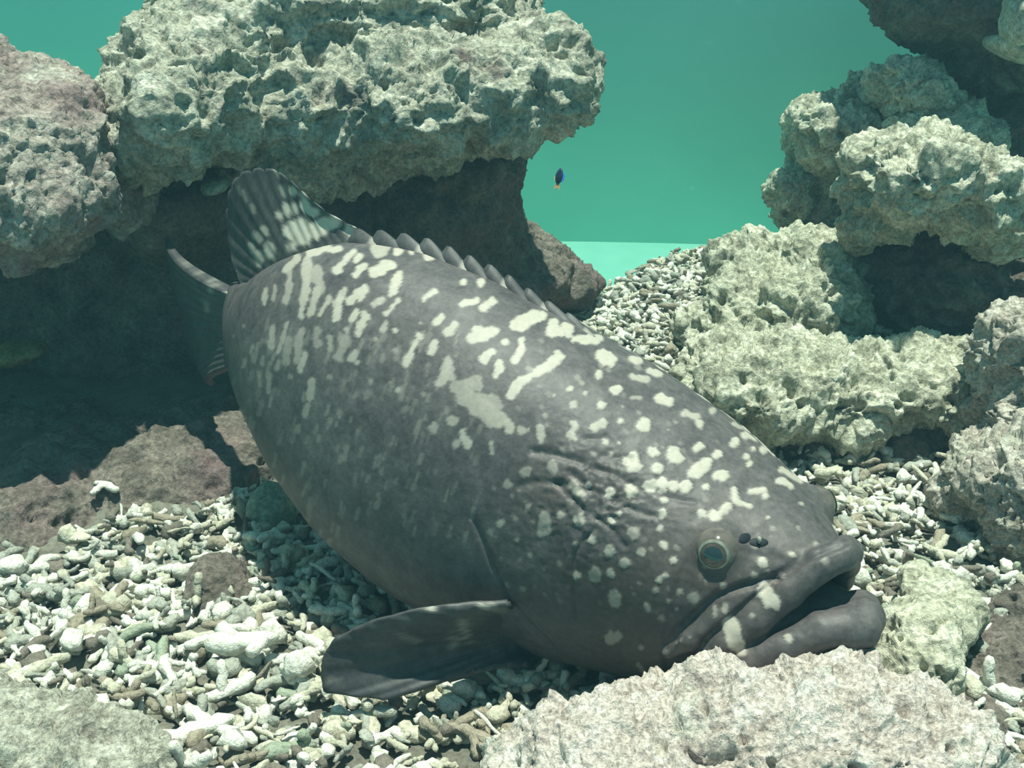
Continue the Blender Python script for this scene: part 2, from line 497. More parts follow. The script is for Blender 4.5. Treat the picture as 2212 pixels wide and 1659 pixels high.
R('olive_stone', [(30, 766, 2.55, 75, 20, .06, -10)], M_OLIVE, 'dim olive yellow stone lying in the dark of the cave', voxel=.012, sub=1, big=.01, mid=.006, pits=.004, fine=.002, seed=155, cat='stone')
R('pale_stone', [(2196, 45, 3.04, 26, 50, .08)], M_STONE, 'upright pale stone wedged under the shaded overhanging rock', voxel=.012, sub=1, big=.015, mid=.008, pits=.003, fine=.002, seed=161, cat='stone', boxy=3)
R('pale_stone', [(2185, 108, 3.12, 52, 13, .1, 25)], M_STONE, 'slanting pale flat stone below the upright pale stone', voxel=.01, sub=1, big=.01, mid=.006, pits=.003, fine=.002, seed=171, cat='stone', boxy=3)
R('ledge_stone', [(465, 402, 2.57, 27, 14, .045, -12)], M_GREEN, 'small pale oblong stone, shade-tinted, lodged under the limestone slab beside the dorsal fin', voxel=.007, sub=1, big=.004, mid=.004, pits=.002, fine=.001, seed=181, cat='stone', boxy=3)  # darker grey green stands for the slab's shade on this pale stone
R('green_stone', [(590, 1120, 1.96, 38, 42, .045), (585, 1085, 1.96, 14, 18, .02)], M_GREEN, 'greyish green knobbly stone at the foot of the cave floor rock', voxel=.01, sub=1, big=.018, mid=.01, pits=.004, fine=.002, seed=191, cat='stone')
# ------------------------------------------------------------------ the grouper
FP = [0.44684830, 1.23496142, 0.19879765, 1.38350503, 0.85202599, 0.36614440, 0.57626642, 0.87746812, 1.17633388, -0.10787545, -0.19207954, -0.25025929,
      0.04056222, 0.09176567, 0.05874105, 0.12417314, 0.07098246, 0.95501610, 0.99218744, 1.03289271, 1.21002105, 1.12686350, 1.07445745, 1.08248767,
      1.06490601, 1.01621866, 1.00557871, 1.05097491, 1.06487144, 1.00658212, 1.00509745, 1.01175589]
FL = FP[3]                                     # body length, snout to tail root
SS = np.linspace(0, 1, 70)
def spine():
    k = [.08, .25, .45, .65, .9]
    sk = [0, .03, .08, .15, .22, .3, .4, .5, .6, .7, .8, .9, 1.0]
    top0 = [.055, .07, .088, .112, .137, .16, .18, .185, .172, .148, .112, .075, .062]
    bot0 = [.05, .07, .098, .128, .15, .17, .185, .185, .172, .145, .10, .066, .058]
    wid0 = [.05, .08, .102, .124, .14, .15, .155, .15, .135, .108, .075, .042, .022]
    def sm(kk, vals):
        f = np.interp(SS, kk, vals)
        ker = np.hanning(17)
        ker /= ker.sum()
        return np.convolve(np.pad(f, 8, mode='edge'), ker, 'valid')
    top = np.interp(SS, sk, top0) * sm(k, FP[17:22]) * FL
    bot = np.interp(SS, sk, bot0) * sm(k, FP[22:27]) * FL
    wid = np.interp(SS, sk, wid0) * sm(k, FP[27:32]) * FL
    a = sm([.15, .4, .6, .8, 1], FP[4:9])
    b = sm([.15, .4, .6, .8, 1], FP[9:14])
    T = np.stack([np.cos(a) * np.cos(b), -np.sin(a) * np.cos(b), np.sin(b)], -1)
    pos = np.array(FP[:3]) - np.concatenate([[np.zeros(3)], np.cumsum((T[1:] + T[:-1]) / 2 * (FL / 69), 0)])
    Nn = np.cross(np.broadcast_to(np.array([0, 0, 1.]), T.shape), T)
    Nn /= np.linalg.norm(Nn, axis=1)[:, None]
    D = np.cross(T, Nn)
    r = sm([.15, .5, .85], FP[14:17])[:, None]
    return pos, T, Nn * np.cos(r) - D * np.sin(r), D * np.cos(r) + Nn * np.sin(r), top, bot, wid
S_POS, S_T, S_N, S_D, S_TOP, S_BOT, S_WID = spine()

def ip(A, s):
    if A.ndim == 1:
        return np.interp(s, SS, A)
    return np.stack([np.interp(s, SS, A[:, k]) for k in range(3)], -1)

def body_to_world(u, h, w):
    """u metres behind the snout, h metres up the back, w metres to the far flank"""
    u, h, w = (np.asarray(x, float) for x in (u, h, w))
    s = u / FL
    P = ip(S_POS, s)
    P = P - ip(S_T, s) * np.where(u < 0, u, 0)[..., None] - ip(S_T, s) * np.where(u > FL, u - FL, 0)[..., None]
    return P + ip(S_D, s) * h[..., None] + ip(S_N, s) * w[..., None]

def seg_chain(P, pts, rad):
    """distance to a chain of round segments; P (n,3)"""
    out = None
    for i in range(len(pts) - 1):
        a, b = np.array(pts[i]), np.array(pts[i + 1])
        d = b - a
        t = np.clip(((P - a) @ d) / (d @ d), 0, 1)
        q = np.linalg.norm(P - a - t[:, None] * d, axis=1) - (rad[i] + (rad[i + 1] - rad[i]) * t)
        out = q if out is None else smin(out, q, 0.006)
    return out

LIP = [(.046, .100, 0), (.056, .090, .03), (.072, .052, .064), (.090, .010, .097), (.110, -.027, .127), (.125, -.054, .142)]
LIP_R = [.021, .021, .021, .021, .019, .011]
JAW = [(-.004, .018, 0), (.004, .019, .022), (.022, .014, .046), (.048, -.016, .082), (.078, -.044, .110), (.105, -.078, .125)]
JAW_R = [.027, .026, .024, .022, .021, .02]
MAX = [(.100, .046, .094), (.125, .005, .127), (.150, -.035, .150), (.170, -.064, .160)]
MAX_R = [.010, .015, .017, .011]
W_FRONT_U = [-.1, 0, .03, .05, .08, .11, .14, .18, .23]
W_FRONT = [.01, .02, .036, .055, .088, .122, .148, .168, .3]

def fish_field(u, h, w):
    """signed field of the body; w >= 0"""
    s = np.clip(u / FL, 0, 1)
    top, bot, wid = ip(S_TOP, s), ip(S_BOT, s), ip(S_WID, s)
    wid = np.minimum(wid, np.interp(u, W_FRONT_U, W_FRONT))
    capb = np.sqrt(np.clip(1 - np.clip((.075 - u) / .06, 0, 1) ** 2, .0004, 1))
    capt = np.sqrt(np.clip(1 - np.clip((.062 - u) / .05, 0, 1) ** 2, .0004, 1))
    wid = wid * np.where(h > 0, capt, capb)
    bot = bot * capb
    topc = top * capt
    a = np.where(h > 0, topc, bot)
    e = np.where(h > 0, 2 / 1.1, 2 / .85)
    r = (np.abs(h) / a) ** (2 / .85) + (np.abs(w) / wid) ** e
    r = np.sqrt(r)
    f = (r - 1) * np.minimum(a, wid) * 0.8
    f = np.maximum(f, u - FL - 0.01)
    return f

def build_fish_body():
    vx = 0.0034
    lo = np.array([-.06, -.30, -.24])
    n = np.ceil((np.array([FL + .03, .31, .0]) - lo) / vx).astype(int)
    hi_w = np.arange(n[2]) * vx + vx / 2       # half grid of |w|
    us = lo[0] + np.arange(n[0]) * vx
    hs = lo[1] + np.arange(n[1]) * vx
    half = np.empty((n[0], n[1], n[2]), np.float32)
    for i0 in range(0, n[0], 40):
        u, h, w = np.meshgrid(us[i0:i0 + 40], hs, hi_w, indexing='ij')
        f = fish_field(u.ravel(), h.ravel(), w.ravel())
        if us[i0] < 0.26:
            P = np.stack([u.ravel(), h.ravel(), w.ravel()], -1)
            uu, hh, ww = P.T
            # upper lip, maxilla, eye socket rim
            # lower jaw bowl
            q = (P - np.array([.098, -.072, 0])) / np.array([.12, .08, .112])
            k0 = np.linalg.norm(q, axis=1)
            k1 = np.linalg.norm(q / np.array([.12, .08, .112]), axis=1) + 1e-9
            jawb = k0 * (k0 - 1) / k1
            f = smin(f, jawb, .03)
            # cavity of the open mouth
            hc = .061 - 6.9 * ww ** 2
            t = .024 * np.clip(1 - (ww / .125) ** 2, -1, 1)
            cav = np.maximum(np.abs(hh - hc) - t, np.maximum(uu - .13 + .25 * ww, -(uu + .05)))
            f = np.maximum(f, -cav)
            f = smin(f, seg_chain(P, LIP, LIP_R), .006)
            f = smin(f, seg_chain(P, JAW, JAW_R), .008)
            f = smin(f, seg_chain(P, MAX, MAX_R), .006)
            eye = np.linalg.norm(P - EYE_L, axis=1) - .031
            f = smin(f, eye, .016)
        half[i0:i0 + 40] = f.reshape(u.shape)
    full = np.concatenate([half[:, :, ::-1], half], 2)
    V, Q = surface_nets(full, np.array([lo[0], lo[1], -(n[2] - .5) * vx]), vx)
    return V, Q

EYE_L = np.array([.163, .083, .108])           # centre of the eyeball in body coordinates (far side, mirrored for the near one)

# ---- markings, traced as strokes in photo pixels (x1, y1, x2, y2, width) and carried onto the skin
def z1(l): return [(450 + a / 3.16, 340 + b / 3.16, 450 + c / 3.16, 340 + d / 3.16, w / 3.16, *(r or (1,))) for a, b, c, d, w, *r in l]
def z2(l): return [(1000 + a / 2.458, 600 + b / 2.458, 1000 + c / 2.458, 600 + d / 2.458, w / 2.458, *(r or (1,))) for a, b, c, d, w, *r in l]
def z3(l): return [(1300 + a / 3.16, 1000 + b / 3.16, 1300 + c / 3.16, 1000 + d / 3.16, w / 3.16, *(r or (1,))) for a, b, c, d, w, *r in l]
def dots(l): return [(a, b, a, b, *r) for a, b, *r in l]
SPOTS = z1([(610, 690, 530, 770, 55, .8), (560, 770, 530, 980, 45, .6), (690, 655, 830, 620, 50), (680, 690, 665, 900, 65, .8), (665, 900, 630, 1080, 48, .8), (740, 780, 765, 900, 75, .6),
            (745, 900, 695, 1070, 45, .75), (850, 640, 900, 622, 38), (990, 640, 865, 775, 60), (1040, 670, 1005, 705, 35), (1060, 740, 1005, 805, 45), (1235, 735, 1130, 780, 78),
            (1310, 790, 1250, 915, 55), (1070, 890, 965, 980, 55), (1070, 890, 1035, 965, 45), (1190, 965, 1130, 1005, 42, .8), (1300, 970, 1215, 1075, 42), (930, 905, 865, 1000, 50, .8),
            (900, 960, 872, 1105, 48), (820, 960, 762, 1075, 38, .8), (1010, 1050, 975, 1115, 36), (1070, 1070, 1032, 1195, 52), (1220, 1130, 1190, 1180, 38, .7), (1540, 915, 1475, 965, 48),
            (1735, 1000, 1830, 975, 46), (1870, 1030, 1930, 990, 72), (1590, 1090, 1545, 1130, 46), (1680, 1140, 1625, 1200, 58, .85), (1800, 1235, 1935, 1190, 85, .9), (1850, 1170, 1840, 1180, 60, .9),
            (2140, 1260, 2140, 1310, 55), (2140, 1310, 2105, 1385, 55), (1930, 1335, 1875, 1375, 58), (1990, 1405, 1972, 1485, 58), (1420, 1260, 1345, 1415, 42), (1548, 1262, 1512, 1328, 44),
            (1640, 1400, 1585, 1535, 70, .75), (1660, 1450, 1665, 1500, 60, .6), (1700, 1570, 1830, 1545, 100, .5), (1750, 1640, 1950, 1690, 115, .55), (1900, 1700, 1990, 1790, 110, .7),
            (930, 1240, 885, 1365, 65, .45), (1000, 1330, 972, 1380, 45, .7), (830, 1230, 830, 1320, 38, .5), (740, 1180, 740, 1280, 55, .4), (630, 1180, 605, 1395, 55, .5), (540, 1130, 475, 1330, 38, .6),
            (440, 1160, 430, 1290, 42, .6), (550, 1240, 530, 1400, 48, .4), (660, 1350, 632, 1450, 42, .7), (710, 1530, 690, 1650, 46, .6), (410, 1480, 410, 1600, 36, .4), (345, 1470, 350, 1560, 28, .35),
            (390, 900, 382, 1000, 36, .7), (460, 880, 442, 970, 28, .5), (680, 1690, 660, 1760, 40, .5), (480, 1390, 470, 1440, 30, .4), (250, 1380, 240, 1430, 26, .35)])
SPOTS += z1(dots([(1275, 1180, 38), (1740, 850, 58), (1860, 852, 72), (2030, 1250, 48), (1440, 1220, 45), (950, 1180, 46, .7), (300, 1300, 36, .4), (240, 1150, 28, .4), (170, 1220, 26, .3), (830, 1500, 38, .4),
                  (560, 1500, 34, .35), (1290, 1590, 44, .8), (1240, 1540, 28, .7), (1470, 1620, 50, .4), (1280, 1320, 38, .5), (1140, 1240, 36, .5), (1020, 1400, 28, .7), (1450, 1130, 18, .7), (1110, 1530, 36, .4),
                  (1380, 650, 40), (1500, 655, 80), (1305, 635, 80), (1170, 612, 135, .75), (1540, 1850, 60, .5), (1660, 1800, 70, .6), (1700, 1950, 55, .6)]))
SPOTS += z2([(280, 250, 420, 200, 58), (390, 205, 300, 245, 70), (480, 250, 462, 285, 60), (480, 290, 560, 268, 50), (600, 327, 725, 325, 40), (600, 320, 690, 335, 34), (255, 625, 300, 550, 48), (300, 550, 420, 490, 42),
             (420, 490, 508, 422, 58), (740, 420, 790, 440, 70), (895, 430, 930, 438, 38), (990, 500, 1040, 512, 38), (900, 525, 975, 540, 33, .8), (900, 640, 940, 640, 22, .6), (1045, 645, 1095, 655, 46),
             (238, 775, 245, 810, 50, .8), (410, 800, 420, 870, 32, .7), (592, 780, 575, 850, 46, .75), (700, 795, 740, 780, 62, .8), (1180, 725, 1250, 740, 33, .8), (1230, 1035, 1290, 990, 72), (1490, 835, 1580, 860, 34),
             (1440, 780, 1510, 800, 28, .7), (1690, 1020, 1790, 1080, 28, .9), (1675, 1078, 1730, 1100, 38), (1440, 1130, 1450, 1190, 38), (1450, 1190, 1520, 1215, 26), (1530, 1140, 1600, 1130, 33), (1350, 1265, 1412, 1215, 42),
             (435, 1265, 430, 1350, 58, .6), (895, 960, 905, 1000, 78), (620, 1280, 630, 1300, 55, .7), (20, 560, 60, 700, 60, .6), (90, 660, 150, 760, 80, .6), (0, 830, 30, 880, 48, .8), (150, 880, 155, 930, 26, .6)])
SPOTS += z2(dots([(560, 295, 38), (720, 520, 45, .9), (570, 590, 40, .9), (650, 612, 32, .7), (485, 625, 26, .7), (815, 597, 60), (740, 670, 48, .9), (585, 670, 42, .7), (845, 685, 20, .6), (435, 730, 38, .5), (320, 815, 55, .6),
                  (835, 760, 36), (962, 785, 74), (1255, 775, 38, .9), (1325, 710, 33, .8), (760, 870, 34, .8), (830, 880, 24, .7), (790, 935, 22, .7), (1010, 930, 62), (1030, 1015, 72), (1125, 948, 94), (1250, 903, 58),
                  (1350, 942, 52), (1372, 1052, 72), (895, 1130, 74), (990, 1105, 64), (1062, 1090, 62), (1055, 1125, 48), (1120, 1105, 62), (1180, 1112, 70), (1285, 1115, 40), (1440, 872, 46), (1540, 905, 36), (1595, 918, 40),
                  (1500, 955, 33), (1520, 992, 42), (1740, 1110, 28), (1605, 1160, 34), (1270, 1255, 46), (1330, 1265, 62), (1795, 1200, 26, .7), (1620, 1275, 24), (1645, 1330, 34, .4), (1780, 1330, 18, .6), (1590, 1510, 52),
                  (1745, 1470, 38), (1550, 1580, 34, .5), (1065, 1185, 40), (1062, 1250, 58), (1045, 1330, 34, .9), (1065, 1420, 44), (1115, 1500, 42), (1075, 1580, 28), (1040, 1600, 26), (480, 1010, 60, .5), (335, 1030, 55, .5),
                  (240, 1090, 40, .5), (615, 1140, 54, .8), (665, 1100, 28), (780, 1140, 50), (340, 1215, 46, .5), (525, 1260, 46, .6), (200, 1300, 44, .8), (280, 1280, 28, .5), (790, 1290, 44, .9), (830, 1250, 32, .8),
                  (690, 1390, 44, .9), (600, 1410, 28, .6), (780, 1450, 62, .8), (910, 1350, 66, .5), (950, 1460, 56, .7), (870, 1510, 60, .8), (600, 1580, 46, .8), (700, 1575, 80, .5), (790, 1570, 46, .8), (355, 1470, 22, .6),
                  (290, 1390, 24, .5), (430, 1550, 24, .4), (150, 1350, 34, .4), (590, 1100, 46, .4), (1870, 1410, 20, .5), (1130, 770, 16, .6), (1090, 810, 14, .6)]))
SPOTS += z3([(300, 970, 322, 1002, 30, .6), (90, 880, 100, 960, 64, .6), (250, 1370, 300, 1440, 30, .5), (1105, 870, 1170, 960, 95, .9), (880, 1110, 905, 1230, 105, .9), (940, 1240, 950, 1280, 70, 1), (770, 990, 772, 1040, 34, .5), (840, 970, 845, 1010, 34, .5)])
SPOTS += z3(dots([(635, 930, 78, .5), (530, 885, 38, .7), (460, 935, 40, .6), (410, 1065, 54, .4), (510, 995, 22, .6), (60, 1190, 90, .6), (110, 1180, 60, .6), (270, 1260, 34, .6), (370, 870, 36, .6), (395, 790, 38, .8), (435, 765, 38, .8),
                  (830, 840, 42, .6), (1520, 670, 48, .4), (1020, 1040, 34, .5), (1240, 775, 20, .7), (1265, 1190, 55, .8), (600, 1190, 24, .6), (540, 1210, 24, .6), (495, 1225, 22, .6)]))

# fine pale flecks on the lower flank
_r = np.random.default_rng(77)
for _ in range(230):
    fx, fy = 490 + 560 * _r.random() ** 1.2, 690 + 480 * _r.random()
    if fx < 500 + .62 * max(0, fy - 860) or fy < 640 + .0 * fx:
        continue
    ln = 6 + 22 * _r.random()
    SPOTS.append((fx, fy, fx - ln * (.15 + .25 * _r.random()), fy + ln, 4 + 7 * _r.random(), .1 + .22 * _r.random()))
for _ in range(150):
    fx, fy = 1060 + 620 * _r.random(), 700 + 620 * _r.random()
    SPOTS.append((fx, fy, fx + 3, fy + 3, 4 + 6 * _r.random(), .12 + .25 * _r.random()))

# creases and folds of the head: (points in photo pixels, half width, depth in metres; negative raises)
CREASES = [([(1022, 1120), (1040, 1160), (1062, 1215), (1085, 1265), (1100, 1300), (1145, 1350), (1200, 1405)], 4, .006),
           ([(1150, 975), (1200, 982), (1260, 1000)], 7, .006), ([(1290, 1140), (1262, 1165), (1243, 1190), (1233, 1225), (1232, 1280), (1240, 1330)], 4, .004),
           ([(1439, 1402), (1465, 1361), (1506, 1323), (1553, 1285), (1616, 1263), (1680, 1244), (1743, 1206), (1822, 1172)], 7, .010),
           ([(1521, 1384), (1578, 1334), (1632, 1288), (1680, 1250)], 5, .007), ([(1650, 1190), (1700, 1215), (1600, 1190)], 6, .002),
           ([(1240, 1030), (1280, 1060), (1330, 1075)], 6, .005), ([(1200, 1045), (1250, 1090), (1290, 1120)], 6, .005), ([(1300, 985), (1360, 990)], 5, .003),
           ([(1280, 1010), (1340, 1030), (1390, 1060)], 5, .004), ([(1330, 1085), (1390, 1110), (1420, 1115)], 5, .004), ([(1375, 1040), (1440, 1075), (1500, 1085)], 5, .003),
           ([(1260, 950), (1310, 945)], 5, .003), ([(1290, 1120), (1330, 1150), (1350, 1180)], 5, .004), ([(1120, 1050), (1170, 1040), (1230, 1045)], 6, .003)]

GW, GH, GS = 1106, 830, 2                      # half-size working grid in photo pixels
def stroke_map(strokes, jitter=0.0, soft=2.2):
    M = np.zeros((GH, GW), np.float32)
    rs = np.random.default_rng(5)
    for x1, y1, x2, y2, w, *r in strokes:
        st = r[0] if r else 1.0
        m = w / 2 + 10
        ax, bx = int(max(0, (min(x1, x2) - m) // GS)), int(min(GW, (max(x1, x2) + m) // GS + 2))
        ay, by = int(max(0, (min(y1, y2) - m) // GS)), int(min(GH, (max(y1, y2) + m) // GS + 2))
        if bx <= ax or by <= ay:
            continue
        X, Y = np.meshgrid(np.arange(ax, bx) * GS + 1.0, np.arange(ay, by) * GS + 1.0)
        dx, dy = x2 - x1, y2 - y1
        t = np.clip(((X - x1) * dx + (Y - y1) * dy) / max(dx * dx + dy * dy, 1e-6), 0, 1)
        d = np.hypot(X - x1 - t * dx, Y - y1 - t * dy)
        if jitter:
            pts = np.stack([X.ravel() / 14, Y.ravel() / 14, np.full(X.size, rs.random() * 99)], -1)
            d = d + (vnoise(pts, 1.0, 3) * min(5.0, .28 * w) + vnoise(pts, 2.6, 4) * min(2.0, .12 * w)).reshape(X.shape) * jitter
        v = st * np.clip((w / 2 - d) / soft + .5, 0, 1)
        M[ay:by, ax:bx] = np.maximum(M[ay:by, ax:bx], v)
    return M

def crease_map():
    M = np.zeros((GH, GW), np.float32)
    for pts, hw, dep in CREASES:
        L = np.zeros((GH, GW), np.float32)
        for (a, b), (c, d) in zip(pts[:-1], pts[1:]):
            L = np.maximum(L, stroke_map([(a, b, c, d, hw * 2, 1.0)], 0, hw * 2.0))
        M += L * dep * .8
    return M

def sample(M, px, py):
    x = np.clip(px / GS - .5, 0, GW - 1.01)
    y = np.clip(py / GS - .5, 0, GH - 1.01)
    i, j = x.astype(int), y.astype(int)
    a, b = x - i, y - j
    return (M[j, i] * (1 - a) * (1 - b) + M[j, i + 1] * a * (1 - b) + M[j + 1, i] * (1 - a) * b + M[j + 1, i + 1] * a * b)

def fish_mat(name, base, dark, spot, rough=0.55, bump=0.25, stretch=(1, 1, 1)):
    m, nt, b = new_mat(name, rough, 0.35)
    at = N(nt, 'ShaderNodeAttribute', attribute_name='spot')
    tc = N(nt, 'ShaderNodeTexCoord')
    n1 = N(nt, 'ShaderNodeTexNoise', i_Scale=9, i_Detail=8, i_Roughness=0.75)
    n2 = N(nt, 'ShaderNodeTexNoise', i_Scale=120, i_Detail=4, i_Roughness=0.6)
    for n in (n1, n2):
        nt.links.new(tc.outputs['Object'], n.inputs['Vector'])
    c = ramp(nt, n1.outputs[0], [(0.34, dark), (0.64, base)])
    g = ramp(nt, n2.outputs[0], [(0.3, (0.62, 0.62, 0.62)), (0.65, (1, 1, 1))])
    c = mix(nt, 0.8, c, g, 'MULTIPLY')
    n3 = N(nt, 'ShaderNodeTexNoise', i_Scale=38, i_Detail=6, i_Roughness=0.7)
    nt.links.new(tc.outputs['Object'], n3.inputs['Vector'])
    g3 = ramp(nt, n3.outputs[0], [(0.36, (0.62, 0.63, 0.65)), (0.5, (0.95, 0.95, 0.95)), (0.66, (1.25, 1.24, 1.2))])
    c = mix(nt, 0.85, c, g3, 'MULTIPLY')
    ab = N(nt, 'ShaderNodeAttribute', attribute_name='brown')  # brown skin tone, with shade of the lower head in it
    c = mix(nt, ab.outputs['Fac'], c, mix(nt, 0.8, (0.072, 0.054, 0.046), g, 'MULTIPLY'))
    c = mix(nt, at.outputs['Fac'], c, mix(nt, 0.35, spot, g, 'MULTIPLY'))
    nt.links.new(c, b.inputs['Base Color'])
    bp = N(nt, 'ShaderNodeBump', i_Strength=bump, i_Distance=0.002)
    nt.links.new(n2.outputs[0], bp.inputs['Height'])
    nt.links.new(bp.outputs[0], b.inputs['Normal'])
    return m
M_SKIN = fish_mat('grouper_skin', (0.124, 0.113, 0.111), (0.07, 0.065, 0.067), (0.42, 0.385, 0.32))
M_FIN = fish_mat('grouper_fin', (0.082, 0.082, 0.082), (0.045, 0.047, 0.05), (0.5, 0.46, 0.38), bump=0.15)

fish = link('grouper', None, label='huge grey brown grouper with cream spots resting on the coral rubble under the slab', cat='fish')
fish_base = body_to_world(np.array(.6), np.array(-.24), np.array(0.))
fish.location = fish_base

def fish_part(name, V, F, mat, smooth_shade=True, label=None, parent=None):
    me = mesh_from(name, np.asarray(V) - fish_base, F, smooth_shade)
    o = link(name, me, mat, parent=parent or fish, label=label)
    return o, me

def build_grouper_body():
    Vl, Q = build_fish_body()
    Vw = body_to_world(Vl[:, 0], Vl[:, 1], Vl[:, 2])
    me = mesh_from('body', Vw, Q)
    # make sure that faces point outwards
    no = get_no(me)
    axis = body_to_world(Vl[:, 0], Vl[:, 1] * 0, Vl[:, 2] * 0)
    if np.mean(((Vw - axis) * no).sum(1)) < 0:
        me.flip_normals()
        no = get_no(me)
    pix = proj(Vw)
    facing = ((CAM - Vw) * no).sum(1) / np.linalg.norm(CAM - Vw, axis=1)
    # mirrored points (the near flank twin of a far flank point)
    Vm = body_to_world(Vl[:, 0], Vl[:, 1], -np.abs(Vl[:, 2]))
    pm = proj(Vm)
    vis = (Vl[:, 2] < 0) | (facing > 0.12)
    px = np.where(vis, pix[:, 0], pm[:, 0])
    py = np.where(vis, pix[:, 1], pm[:, 1])
    sp = sample(stroke_map(SPOTS, 1.0), px, py)
    ok = (facing > -0.02) | (~vis)
    low = Vl[:, 1] < -ip(S_BOT, np.clip(Vl[:, 0] / FL, 0, 1)) * .86
    sp = np.where(ok & ~low, sp, 0)
    cr = sample(crease_map(), px, py) * (ok & (Vl[:, 0] < .62))
    head = smooth(-Vl[:, 0], -.62, -.35)
    wr = (fbm(np.stack([Vl[:, 0] * .55 + Vl[:, 1] * .4, Vl[:, 1], Vl[:, 2]], -1), 38, 3, 77, .55, ridged=True)) * .0016 * head
    cheek = np.exp(-(((px - 1290) / 130) ** 2 + ((py - 1080) / 110) ** 2)) * (Vl[:, 0] < .6)
    wr2 = fbm(np.stack([Vl[:, 0] * .6 - Vl[:, 1] * .5, Vl[:, 1] * 1.3 + Vl[:, 0] * .4, Vl[:, 2]], -1), 64, 3, 79, .55, ridged=True) * .0045 * cheek
    disp = -cr + wr * .6 + wr2 + .0012 * sp * head
    Vw = Vw + no * disp[:, None]
    set_co(me, Vw - fish_base)
    set_attr(me, 'spot', sp)
    brown = np.exp(-(((px - 1420) / 290) ** 2 + ((py - 1310) / 190) ** 2)) * .95 + .4 * np.exp(-(((px - 1230) / 120) ** 2 + ((py - 1060) / 90) ** 2))  # brown of the lower head, deepened where that part is shaded
    set_attr(me, 'brown', np.clip(brown * (.8 + .5 * vnoise(Vl, 14, 9)), 0, 1) * (Vl[:, 0] < .55))
    link('body', me, M_SKIN, parent=fish)
    return Vw, no
BODY_V, BODY_N = build_grouper_body()

def uv_sphere(r, nu=28, nv=18, zmin=-1.0):
    V, F = [], []
    for j in range(nv + 1):
        t = math.pi * j / nv
        for i in range(nu):
            a = 2 * math.pi * i / nu
            V.append((r * math.sin(t) * math.cos(a), r * math.sin(t) * math.sin(a), r * math.cos(t)))
    for j in range(nv):
        for i in range(nu):
            F.append((j * nu + i, (j + 1) * nu + i, (j + 1) * nu + (i + 1) % nu, j * nu + (i + 1) % nu))
    return np.array(V), F

M_EYE = plain_mat('eye_dome', (0.12, 0.1, 0.085), 0.12, 0.6, (60, 0.35))
M_IRIS = plain_mat('eye_iris', (0.19, 0.2, 0.155), 0.2, 0.6, (90, 0.3))
M_IRIS_DARK = plain_mat('eye_iris_dark', (0.07, 0.055, 0.045), 0.15, 0.6, (90, 0.4))
M_PUPIL = plain_mat('eye_pupil', (0.02, 0.035, 0.04), 0.06, 0.8)

def frame_to(V, z):
    z = z / np.linalg.norm(z)
    x = np.cross([0, 0, 1.0], z)
    x /= np.linalg.norm(x)
    y = np.cross(z, x)
    return V[:, :1] * x + V[:, 1:2] * y + V[:, 2:] * z

def dome_ring(r, a0, a1, lift, n=28, k=5):
    """band of a sphere between polar angles a0, a1"""
    V, F = [], []
    for j in range(k + 1):
        t = a0 + (a1 - a0) * j / k
        for i in range(n):
            a = 2 * math.pi * i / n
            V.append(((r + lift) * math.sin(t) * math.cos(a), (r + lift) * math.sin(t) * math.sin(a), (r + lift) * math.cos(t)))
    for j in range(k):
        for i in range(n):
            F.append((j * n + i, (j + 1) * n + i, (j + 1) * n + (i + 1) % n, j * n + (i + 1) % n))
    return np.array(V), F

for side in (-1, 1):
    c = body_to_world(np.array(EYE_L[0]), np.array(EYE_L[1]), np.array(side * EYE_L[2]))
    s0 = EYE_L[0] / FL
    out = ip(S_N, np.array(s0)) * side * .86 + ip(S_D, np.array(s0)) * .30 + ip(S_T, np.array(s0)) * .42
    out /= np.linalg.norm(out)
    r = .0295
    cc = c + out * .008
    V, F = uv_sphere(r)
    e, _ = fish_part('eye', frame_to(V, out) + cc, F, M_EYE, label='bulging glossy eye')
    gaze = out + np.array([0, 0, -.16])
    V, F = dome_ring(r, .40, .60, .0010)
    fish_part('iris', frame_to(V, gaze) + cc, F, M_IRIS_DARK, parent=e)
    V, F = dome_ring(r, .58, .72, .0014)
    fish_part('iris_rim', frame_to(V, gaze) + cc, F, M_IRIS, parent=e)
    V, F = dome_ring(r, .0, .42, .0009)
    fish_part('pupil', frame_to(V, gaze) + cc, F, M_PUPIL, parent=e)

